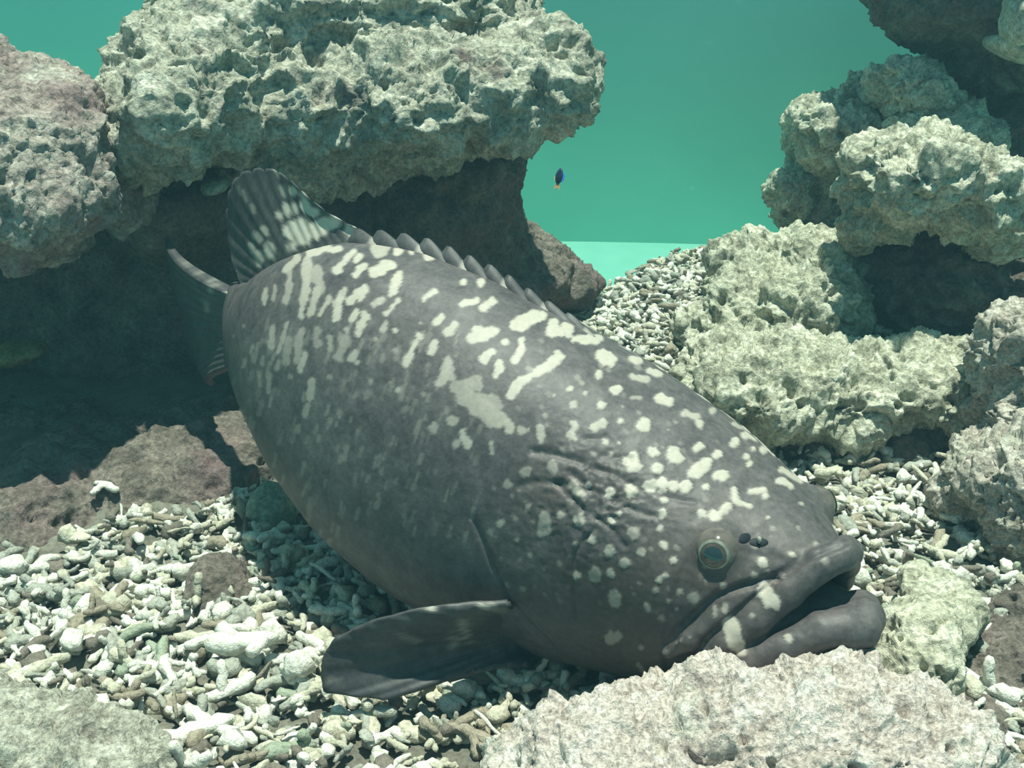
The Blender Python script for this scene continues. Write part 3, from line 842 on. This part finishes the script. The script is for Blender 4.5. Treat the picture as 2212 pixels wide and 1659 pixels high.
# ---- fins
def fin(name, base, tip, rows=22, per=6, thick=.004, ripple=.0035, spots=None, curve=None, ray_n=None, ragged=0.0, mat=None, label=None, seed=0):
    """a fin between a base line and an edge line (k, 3); corrugated by its rays"""
    base, tip = np.asarray(base, float), np.asarray(tip, float)
    def resample(A, n):
        d = np.concatenate([[0], np.cumsum(np.linalg.norm(np.diff(A, axis=0), axis=1))])
        t = np.linspace(0, d[-1], n)
        return np.stack([np.interp(t, d, A[:, k]) for k in range(3)], -1)
    nr = ray_n or 16
    n = nr * per + 1
    B, E = resample(base, n), resample(tip, n)
    rs = np.random.default_rng(seed)
    if ragged:
        ph = np.arange(n) / per
        cut = ragged * (np.abs((ph % 1) - .5) < .22) * .5 + ragged * rs.random(nr + 1)[np.round(ph).astype(int).clip(0, nr)] * .5
        E = E + (B - E) * cut[:, None]
    t = np.linspace(0, 1, rows)[:, None, None]
    G = B[None] * (1 - t) + E[None] * t
    if curve is not None:
        G = G + np.asarray(curve)[None, None] * (4 * t * (1 - t))
    # normals
    du = np.gradient(G, axis=1)
    dv = np.gradient(G, axis=0)
    nn = np.cross(du, dv)
    nn /= np.linalg.norm(nn, axis=-1, keepdims=True) + 1e-12
    wave = np.cos(np.arange(n) / per * 2 * np.pi)[None, :, None]
    rip = ripple * wave * (0.35 + .65 * np.minimum(1, t * 2))
    th = thick * (1.35 - t)
    up = G + nn * (rip * .5 + th / 2)
    dn = G + nn * (rip * -.5 - th / 2)
    V = np.concatenate([up.reshape(-1, 3), dn.reshape(-1, 3)])
    F = []
    m = rows * n
    for j in range(rows - 1):
        for i in range(n - 1):
            a = j * n + i
            F.append((a, a + 1, a + n + 1, a + n))
            F.append((m + a, m + a + n, m + a + n + 1, m + a + 1))
    for i in range(n - 1):
        a = (rows - 1) * n + i
        F.append((a, a + 1, m + a + 1, m + a))
        F.append((i, m + i, m + i + 1, i + 1))
    for j in range(rows - 1):
        a = j * n
        F.append((a, a + n, m + a + n, m + a))
        a = j * n + n - 1
        F.append((a, m + a, m + a + n, a + n))
    o, me = fish_part(name, V, F, mat or M_FIN, label=label)
    sp = np.zeros(len(V))
    if spots:
        q = proj(V)
        sp = sample(stroke_map(spots, 1.0, 5.0), q[:, 0], q[:, 1])
    set_attr(me, 'spot', sp)
    return o

def px_line(pts):
    """pixel + depth to points"""
    return np.array([unproj(*p) for p in pts])

ridge = lambda s, lift=0.0, side=0.0: body_to_world(np.array(s * FL), np.array(np.interp(s, SS, S_TOP) + lift), np.array(side))

# soft dorsal fin
sb = np.array([ridge(s, -.02) for s in np.linspace(.665, .885, 12)])
st = px_line([(770, 492, 1.80), (712, 462, 1.83), (668, 428, 1.88), (628, 388, 1.94), (596, 364, 1.99), (556, 360, 2.04), (515, 372, 2.09), (494, 402, 2.12), (488, 450, 2.14), (489, 500, 2.14), (497, 550, 2.12), (512, 596, 2.08), (527, 632, 2.03)])
SOFT = z1([(560, 500, 620, 470, 110), (660, 540, 790, 460, 115), (700, 500, 860, 440, 95), (480, 400, 490, 410, 45, .7), (530, 340, 545, 375, 55, .8), (590, 330, 600, 370, 50, .7), (650, 330, 730, 375, 65, .95), (570, 220, 590, 240, 50, .9),
           (410, 600, 430, 660, 60, .8), (340, 660, 350, 720, 50, .7), (380, 490, 390, 500, 55, .6), (290, 600, 300, 640, 40, .6), (320, 530, 350, 560, 45, .5), (640, 250, 660, 280, 30, .6), (500, 210, 520, 260, 30, .5),
           (300, 330, 310, 370, 25, .35), (240, 230, 260, 300, 16, .3), (200, 200, 220, 260, 14, .3), (450, 80, 480, 130, 18, .4), (560, 600, 640, 560, 60, .8), (950, 480, 1010, 520, 60, 1)])
fin('soft_dorsal_fin', sb, st, rows=30, per=8, ray_n=15, ragged=.03, ripple=.0016, spots=SOFT, curve=np.array([-.01, .02, .0]), label='erect fan-shaped dorsal fin with cream bands')

# spiny dorsal: eleven folded spines that overlap along the back
def spine_fin(s0, s1, h, k):
    a = ridge(s0, -.012)
    b = ridge(s1, -.012)
    n = 10
    V, F = [], []
    d = b - a
    up = ip(S_D, np.array(s0)) + ip(S_N, np.array(s0)) * .25
    lat = ip(S_N, np.array(s0))
    prof = [0, .1, .22, .36, .5, .64, .78, .9, 1.0, .95, .15]
    for i in range(n + 1):
        t = i / n
        base = ridge(s0 + (s1 - s0) * t, -.012)
        top = base + up * (.012 + h * prof[i])
        w = .0075 * (1 - .75 * t) + .001
        for q, ww in ((base, w * 1.5), ((base + top) / 2, w), (top, w * .35)):
            V += [q + lat * ww, q - lat * ww]
    for i in range(n):
        o, p = i * 6, (i + 1) * 6
        F += [(o + 1, p + 1, p + 3, o + 3), (o + 3, p + 3, p + 5, o + 5), (o, o + 2, p + 2, p), (o + 2, o + 4, p + 4, p + 2), (o + 4, o + 5, p + 5, p + 4), (o + 1, o, p, p + 1)]
    F += [(0, 1, 3, 2), (2, 3, 5, 4), (n * 6, n * 6 + 2, n * 6 + 3, n * 6 + 1), (n * 6 + 2, n * 6 + 4, n * 6 + 5, n * 6 + 3)]
    ob, me = fish_part('dorsal_spine', V, F, M_FIN)
    v = np.array(V)
    tt = np.repeat(np.arange(n + 1) / n, 6)
    set_attr(me, 'spot', ((np.abs(tt - .2) < .12) & (k % 2 == 0)) * .5)
for k in range(11):
    s0 = .365 + k * .0285
    spine_fin(s0, s0 + .046, .010 + .014 * math.sin(min(1, k / 8) * 1.6), k)

# tail fin
root = [body_to_world(np.array(FL - .01), np.array(hh), np.array(0.)) for hh in np.linspace(.075, -.07, 8)]
te = px_line([(362, 514, 2.34), (366, 545, 2.40), (374, 595, 2.43), (392, 650, 2.46), (405, 710, 2.45), (420, 760, 2.42), (440, 800, 2.36), (462, 830, 2.28)])
TAIL = [(398, 546, 410, 562, 9, .6), (414, 575, 422, 600, 7, .35), (432, 574, 440, 592, 7, .5), (448, 610, 455, 630, 8, .4), (462, 600, 470, 616, 8, .8), (485, 634, 502, 628, 8, .9), (505, 644, 522, 638, 7, .8), (440, 650, 448, 670, 9, .35)]
fin('tail_fin', root, te, rows=24, per=6, ray_n=12, ripple=.003, thick=.024, spots=TAIL, curve=np.array([-.03, -.01, .0]), label='rounded tail fin bent away into the cave')

# pectoral fins
PECT = z1([]) + [(1000, 1345, 1010, 1385, 16, .35), (975, 1375, 985, 1390, 20, .25), (930, 1313, 935, 1315, 10, .7), (1040, 1308, 1052, 1312, 12, .6), (1060, 1312, 1095, 1325, 22, .25), (860, 1370, 900, 1385, 10, .2), (700, 1465, 740, 1475, 8, .2)]
pb = px_line([(1112, 1300, 1.42), (1122, 1325, 1.42), (1128, 1350, 1.42), (1136, 1385, 1.43), (1150, 1420, 1.44)])
pt = px_line([(1095, 1298, 1.345), (1000, 1302, 1.335), (900, 1314, 1.33), (800, 1340, 1.335), (722, 1378, 1.345), (698, 1410, 1.35), (690, 1460, 1.345), (700, 1496, 1.335), (770, 1506, 1.325), (830, 1511, 1.32), (870, 1490, 1.335), (930, 1474, 1.345), (1000, 1450, 1.36), (1070, 1434, 1.375), (1130, 1428, 1.40)])
fin('pectoral_fin', pb, pt, rows=26, per=7, ray_n=15, ripple=.0012, thick=.012, spots=PECT, curve=np.array([0, -.03, .012]), ragged=.008, label='dark paddle-shaped pectoral fin spread on the rubble')
fb = [body_to_world(np.array(.47), np.array(hh), np.array(.20 - .15 * abs(hh + .1))) for hh in np.linspace(-.08, -.18, 5)]
ft = [body_to_world(np.array(.47 + a), np.array(b), np.array(c)) for a, b, c in ((.08, -.07, .25), (.2, -.08, .3), (.3, -.12, .33), (.33, -.17, .34), (.28, -.21, .33), (.16, -.22, .28), (.06, -.2, .22))]
fin('pectoral_fin', fb, ft, rows=14, per=4, ray_n=12, ripple=.005, thick=.01)

# nostril: dark pit with a pale flap
M_NOSTRIL = plain_mat('nostril_dark', (0.012, 0.016, 0.02), 0.6, 0.2)
def on_skin(px, py, lift=0.0):
    """point of the body surface seen at a pixel, nearest the camera"""
    q = proj(BODY_V)
    d = np.hypot(q[:, 0] - px, q[:, 1] - py)
    k = np.where(d < 6)[0]
    k = k[q[k, 2].argmin()] if len(k) else d.argmin()
    return BODY_V[k] + BODY_N[k] * lift, BODY_N[k]
for nx, ny, rr in ((1610, 1158, .0085), (1640, 1168, .0085)):
    c, nn = on_skin(nx, ny)
    V, F = uv_sphere(rr, 14, 8)
    V[:, 2] *= .2
    V[:, 0] *= 1.6
    V[:, 1] *= .75
    o, me = fish_part('nostril', frame_to(V, nn) + c, F, M_NOSTRIL)
c, nn = on_skin(1637, 1163, .004)
V, F = uv_sphere(.006, 12, 8)
V[:, 0] *= .5
V[:, 1] *= .8
o, me = fish_part('nostril_flap', frame_to(V, nn) + c, F, plain_mat('nostril_flap', (0.3, 0.3, 0.24), .5), label='pale skin flap of the nostril')
# ------------------------------------------------------------------ small damselfish in open water
def damselfish():
    c = unproj(1208, 381, 3.5)
    root = link('damselfish', None, label='tiny dark blue fish with a pale orange tail swimming before the teal wall', cat='fish')
    root.location = c
    ax = np.array([.2, .15, .97]); ax /= np.linalg.norm(ax)      # heading: nose up
    dz = np.array([.85, -.5, -.1]); dz -= ax * (dz @ ax); dz /= np.linalg.norm(dz)   # towards its back
    lat = np.cross(ax, dz)
    def place(V): return V[:, :1] * ax + V[:, 1:2] * dz + V[:, 2:] * lat
    nu, nv = 18, 14
    V, F = [], []
    prof = lambda t: .0125 * math.sin(math.pi * min(1, t * .92 + .02)) ** .75 + .0012
    for j in range(nu + 1):
        t = j / nu
        for i in range(nv):
            a = 2 * math.pi * i / nv
            V.append((.026 - .05 * t, prof(t) * math.cos(a), .45 * prof(t) * math.sin(a)))
    for j in range(nu):
        for i in range(nv):
            F.append((j * nv + i, j * nv + (i + 1) % nv, (j + 1) * nv + (i + 1) % nv, (j + 1) * nv + i))
    V.append((.028, 0, 0)); V.append((-.025, 0, 0))
    for i in range(nv):
        F.append((nu * nv + nv, (i + 1) % nv, i)); F.append((nu * nv + nv + 1, nu * nv + i, nu * nv + (i + 1) % nv))
    link('body', mesh_from('body', place(np.array(V)), F), plain_mat('damsel_blue_black', (.02, .035, .09), .4, .4, (120, .4)), parent=root)
    def sheet(name, pts, mat):
        p = np.array(pts, float)
        A = np.concatenate([np.c_[p, np.full(len(p), .0009)], np.c_[p, np.full(len(p), -.0009)]])
        n = len(p)
        F = [tuple(range(n)), tuple(range(2 * n - 1, n - 1, -1))] + [(i, n + i, n + (i + 1) % n, (i + 1) % n) for i in range(n)]
        link(name, mesh_from(name, place(A), F, False), mat, parent=root)
    blue = plain_mat('damsel_bright_blue', (.05, .3, .95), .35, .5)
    sheet('dorsal_fin', [(.016, .007), (.012, .016), (0, .0195), (-.012, .018), (-.018, .009), (-.016, .004), (0, .009)], blue)
    sheet('tail_fin', [(-.02, .003), (-.03, .008), (-.04, .011), (-.036, 0), (-.042, -.011), (-.03, -.008), (-.02, -.003)], plain_mat('damsel_orange', (.75, .42, .22), .5))
    sheet('belly_fin', [(.006, -.009), (-.004, -.0165), (-.016, -.014), (-.018, -.007), (-.006, -.009)], plain_mat('damsel_cream', (.7, .6, .36), .5))
    for sgn in (-1, 1):
        V, F = uv_sphere(.0022, 8, 6)
        link('eye', mesh_from('eye', place(V + np.array([.018, .002, sgn * .0045])), F), M_PUPIL, parent=root)
damselfish()

# ------------------------------------------------------------------ coral rubble
def terrain(x, y):
    z = .10 * smooth(y, 2.0, 3.1) * smooth(x, .0, .5) + .02 * smooth(x, .9, 1.6)
    yb = 3.42 + .6 * smooth(x, .2, .9)
    z = z - .24 * smooth(y - yb, -.02, .22)
    p = np.stack([x, y, np.zeros_like(x)], -1)
    return z - .012 + .016 * fbm(p, 5, 2, 401) + .012 * fbm(p, 22, 2, 402)

def tube_piece(path, radii, sides=6, seed=0, bump=.3):
    path, radii = np.asarray(path, float), np.asarray(radii, float)
    r = np.random.default_rng(seed)
    t = np.gradient(path, axis=0)
    t /= np.linalg.norm(t, axis=1)[:, None]
    ref = np.array([0, 0, 1.0])
    V, F = [], []
    n = len(path)
    for i in range(n):
        x = np.cross(ref, t[i])
        if np.linalg.norm(x) < .1:
            x = np.cross([1, 0, 0], t[i])
        x /= np.linalg.norm(x)
        y = np.cross(t[i], x)
        for k in range(sides):
            a = 2 * math.pi * k / sides
            rr = radii[i] * (1 + bump * (r.random() * 2 - 1))
            V.append(path[i] + (x * math.cos(a) + y * math.sin(a)) * rr)
    for i in range(n - 1):
        for k in range(sides):
            F.append((i * sides + k, i * sides + (k + 1) % sides, (i + 1) * sides + (k + 1) % sides, (i + 1) * sides + k))
    V.append(path[0] - t[0] * radii[0] * .55)
    V.append(path[-1] + t[-1] * radii[-1] * .55)
    for k in range(sides):
        F.append((n * sides, (k + 1) % sides, k))
        F.append((n * sides + 1, (n - 1) * sides + k, (n - 1) * sides + (k + 1) % sides))
    return np.array(V), F

def join_pieces(parts):
    V, F, o = [], [], 0
    for v, f in parts:
        V.append(v)
        F += [tuple(i + o for i in q) for q in f]
        o += len(v)
    return np.concatenate(V), F

def blob_piece(r, seed, n=3):
    """an angular chunk: noisy ellipsoid"""
    V, F = uv_sphere(1.0, 8, 6)
    p = V * 1.3 + seed * 7.7
    V = V * (1 + .42 * vnoise(p, 1.1, seed) + .22 * vnoise(p, 2.7, seed + 1))[:, None]
    return V * np.array(r), F

def finger(L, r0, r1, bend, seed, n=6, sides=6):
    t = np.linspace(-.5, .5, n)
    k = np.random.default_rng(seed)
    path = np.stack([t * L, bend * L * (t * t * 4 - .5), .02 * L * np.sin(t * 7)], -1)
    rad = r0 + (r1 - r0) * (t + .5)
    rad = rad * (1 + .22 * (k.random(n) - .5))
    rad[0] *= .72
    rad[-1] *= .72
    return tube_piece(path, rad, sides, seed)

# (kind word, mesh); unit: metres, roughly 4 to 6 cm long
SHAPES = [
    ('straight finger', finger(.050, .0085, .0065, .03, 1)),
    ('bent finger', finger(.056, .0085, .006, .16, 2)),
    ('thin twig', finger(.066, .0052, .004, .06, 3)),
    ('stubby knob', finger(.034, .011, .0095, .05, 4)),
    ('forked branch', join_pieces([finger(.058, .008, .007, .05, 5), (lambda v, f: (v @ np.array([[.35, .94, 0], [-.94, .35, 0], [0, 0, 1]]).T + np.array([.004, .017, 0]), f))(*finger(.034, .0072, .0058, .05, 6))])),
    ('knobbly branch', join_pieces([finger(.06, .0095, .007, .08, 7, 7), (lambda v, f: (v @ np.array([[.6, .8, 0], [-.8, .6, 0], [0, 0, 1]]).T + np.array([-.012, .012, .003]), f))(*finger(.026, .008, .006, .05, 8, 4)),
                                    (lambda v, f: (v @ np.array([[.5, -.86, 0], [.86, .5, 0], [0, 0, 1]]).T + np.array([.014, -.011, .002]), f))(*finger(.024, .007, .005, .05, 9, 4))])),
    ('angular chunk', blob_piece((.021, .015, .012), 3)),
    ('flat flake', blob_piece((.024, .017, .006), 5)),
    ('rounded lump', blob_piece((.017, .015, .013), 8)),
]
TINTS = [('white', (.74, .73, .64)), ('cream', (.56, .53, .42)), ('pale grey', (.38, .385, .33)), ('tan', (.33, .285, .215)), ('brown grey', (.19, .165, .135)), ('greenish', (.33, .37, .28))]
TW = np.array([.42, .24, .15, .09, .06, .04])

def rot_matrix(yaw, pitch, roll):
    cy, sy, cp, sp, cr, sr = math.cos(yaw), math.sin(yaw), math.cos(pitch), math.sin(pitch), math.cos(roll), math.sin(roll)
    A = np.array([[cy, -sy, 0], [sy, cy, 0], [0, 0, 1]])
    B = np.array([[cp, 0, sp], [0, 1, 0], [-sp, 0, cp]])
    C = np.array([[1, 0, 0], [0, cr, -sr], [0, sr, cr]])
    return A @ B @ C

bpy.context.view_layer.update()
DG = bpy.context.evaluated_depsgraph_get()
WATER = bpy.data.objects['water']
WATER.hide_set(True)
bpy.context.view_layer.update()
DG = bpy.context.evaluated_depsgraph_get()
def first_hit(p):
    """distance from the camera along the ray to p that is free, and the distance to p"""
    d = np.asarray(p) - CAM
    L = np.linalg.norm(d)
    ok, loc, no, idx, ob, mt = sc.ray_cast(DG, Vector(CAM), Vector(d / L), distance=L + .5)
    return (np.linalg.norm(np.array(loc) - CAM) if ok else 99.0), L, (ob.name if ok else '')

def scatter():
    P = []
    r = np.random.default_rng(11)
    for x, y in r.random((25500, 2)) * np.array([3.45, 3.1]) + np.array([-1.55, 1.02]):
        q = proj(np.array([x, y, .0]))
        if not (-420 < q[0] < 2500 and 380 < q[1] < 1820):
            continue
        if x < .12 and y > min(2.07, 1.81 + .78 * (x + .91)) + .04 * math.sin(x * 23):
            continue
        if y > 3.42 + .6 * float(smooth(np.array(x), .2, .9)) + .1:
            continue
        P.append((x, y))
    P = np.array(P)
    return P, terrain(P[:, 0], P[:, 1])
PXY, PZ = scatter()
cand = []
rr = np.random.default_rng(23)
for (x, y), z in zip(PXY, PZ):
    free, L, nm = first_hit((x, y, z + .02))
    seen = free > L - .03
    if not seen and rr.random() > .75:
        continue
    k = rr.choice(len(SHAPES), p=np.array([.17, .14, .1, .15, .1, .1, .12, .06, .06]))
    t = rr.choice(len(TINTS), p=TW)
    s = .56 + .72 * rr.random() ** 2.0
    lift = rr.random() ** 1.5 * .028
    cand.append([x, y, z + .006 + lift, k, t, s, rr.random() * 6.283, (rr.random() - .5) * .9, rr.random() * 6.283, seen])
# the 300 that show largest become things of their own
score = []
for i, c in enumerate(cand):
    q = proj(np.array(c[:3]))
    ext = np.ptp(SHAPES[c[3]][1][0], axis=0)
    size = c[5] * math.sqrt(ext[0] * ext[1]) / q[2]
    inside = 15 < q[0] < 2197 and 15 < q[1] < 1644
    top = c[2] - terrain(np.array([c[0]]), np.array([c[1]]))[0]
    score.append((size + .004 * (top > .014)) * (1 if c[9] and inside and top > .008 else 0))
order = np.argsort(score)[::-1]
CHOSEN = [int(i) for i in order[:292]]
chosen_set = set(CHOSEN)

def zone(q):
    x, y = q[0], q[1]
    if y < 960 and x > 1100:
        return 'on the bank behind the grouper'
    if x > 1700:
        return 'in the rubble beside the jaw of the grouper'
    if x > 930:
        return 'under the throat of the grouper'
    if x > 600:
        return 'beside the pectoral fin of the grouper'
    if y < 1230:
        return 'at the foot of the cave floor rock'
    return 'in the open bed around the small pyramid rock'

piece_mesh = {}
def get_piece_mesh(k, t):
    if (k, t) not in piece_mesh:
        V, F = SHAPES[k][1]
        me = mesh_from('coral_piece', V, F)
        set_color(me, 'tint', np.tile(np.array(TINTS[t][1]), (len(V), 1)))
        me.materials.append(M_RUBBLE)
        piece_mesh[(k, t)] = me
    return piece_mesh[(k, t)]

def add_piece(x, y, z, k, t, s, yaw, pitch, roll, label, group):
    o = link('coral_fragment', get_piece_mesh(k, t), label=label, cat='coral piece', group=group)
    o.location = (x, y, z)
    o.rotation_euler = (roll, pitch, yaw)
    o.scale = (s, s, s)
    return o

for i in CHOSEN:
    x, y, z, k, t, s, yaw, pitch, roll, seen = cand[i]
    zn = zone(proj(np.array([x, y, z])))
    add_piece(x, y, z, k, t, s * 1.06, yaw, pitch * .6, roll, f'{TINTS[t][0]} {SHAPES[k][0]} of dead coral {zn}', f'{TINTS[t][0]} {SHAPES[k][0]} corals {zn}')

# pieces that stand out one by one
def surface_at(px, py):
    d = np.array([(px - 1106) / FPX, (py - 829.5) / FPX, 1.0]) @ ROT
    ok, loc, no, idx, ob, mt = sc.ray_cast(DG, Vector(CAM), Vector(d / np.linalg.norm(d)))
    p = np.array(loc)
    z = terrain(p[:1], p[1:2])[0]
    if p[2] < z + .02:
        p = unproj_z(px, py, z + .03)
    return p
def special(px, py, k, t, s, yaw, label, pitch=0.0, roll=0.0, up=.012):
    p = surface_at(px, py)
    return add_piece(p[0], p[1], p[2] + up, k, t, s, yaw, pitch, roll, label, None)
special(232, 1062, 4, 0, 1.15, 2.6, 'white Y-shaped coral branch lying alone on the purplish cave floor rock')
special(30, 1236, 6, 0, 1.5, .3, 'white wedge-shaped coral chunk at the rim of the rubble under the cave rock')
special(242, 1322, 8, 1, 1.75, 1.2, 'smooth pale oval pebble among the coral fragments near the pyramid rock')
special(160, 1396, 6, 0, 1.25, 2.4, 'glossy white rounded coral lump between the oval pebble and the cream corner rock')
special(525, 1400, 5, 0, 1.75, .2, 'large white branching coral piece in front of the pyramid rock')
special(640, 1450, 8, 0, 1.5, .9, 'fat white coral knob near the tip of the pectoral fin')
special(430, 1590, 4, 0, 1.7, .5, 'thick white forked coral beside the cream corner rock')
special(1790, 1030, 5, 1, 1.1, .4, 'cream spiky coral piece behind the far eye of the grouper')
special(1310, 650, 4, 0, 1.5, 2.9, 'bright white forked coral at the foot of the rock pillar')

# the rest of the rubble, with its bed, is one mass
def rubble_mass():
    nx, ny = 210, 240
    xs, ys = np.linspace(-1.75, 1.75, nx), np.linspace(.86, 4.25, ny)
    X, Y = np.meshgrid(xs, ys)
    Z = terrain(X.ravel(), Y.ravel())
    V = [np.stack([X.ravel(), Y.ravel(), Z], -1)]
    g = np.arange(nx * ny).reshape(ny, nx)
    Fq = [np.stack([g[:-1, :-1], g[:-1, 1:], g[1:, 1:], g[1:, :-1]], -1).reshape(-1, 4)]
    tn = fbm(V[0], 30, 3, 77)[:, None]
    C = [np.array([.17, .16, .13]) * (1 + .5 * tn)]
    off = nx * ny
    shp = []
    for nm, (v, f) in SHAPES:
        a = np.array([list(q) + [q[-1]] * (4 - len(q)) for q in f])
        shp.append((np.asarray(v), a))
    rs = np.random.default_rng(91)
    for i, c in enumerate(cand):
        if i in chosen_set:
            continue
        v, f = shp[c[3]]
        w = (v * c[5]) @ rot_matrix(c[6], c[7], c[8]).T + np.array(c[:3])
        V.append(w)
        Fq.append(f + off)
        col = np.array(TINTS[c[4]][1]) * (.85 + .3 * rs.random())
        C.append(np.tile(col, (len(v), 1)))
        off += len(v)
    V, Fq, C = np.concatenate(V), np.concatenate(Fq), np.concatenate(C)
    tri = Fq[:, 2] == Fq[:, 3]
    T = np.concatenate([Fq[:, :3], Fq[~tri][:, [0, 2, 3]]])
    me = mesh_from('coral_rubble', V, T)
    set_color(me, 'tint', np.clip(C, 0, 1))
    link('coral_rubble', me, M_RUBBLE, label='thick bed of broken white and tan dead coral covering the tank floor', cat='coral rubble', kind='stuff')
rubble_mass()
WATER.hide_set(False)
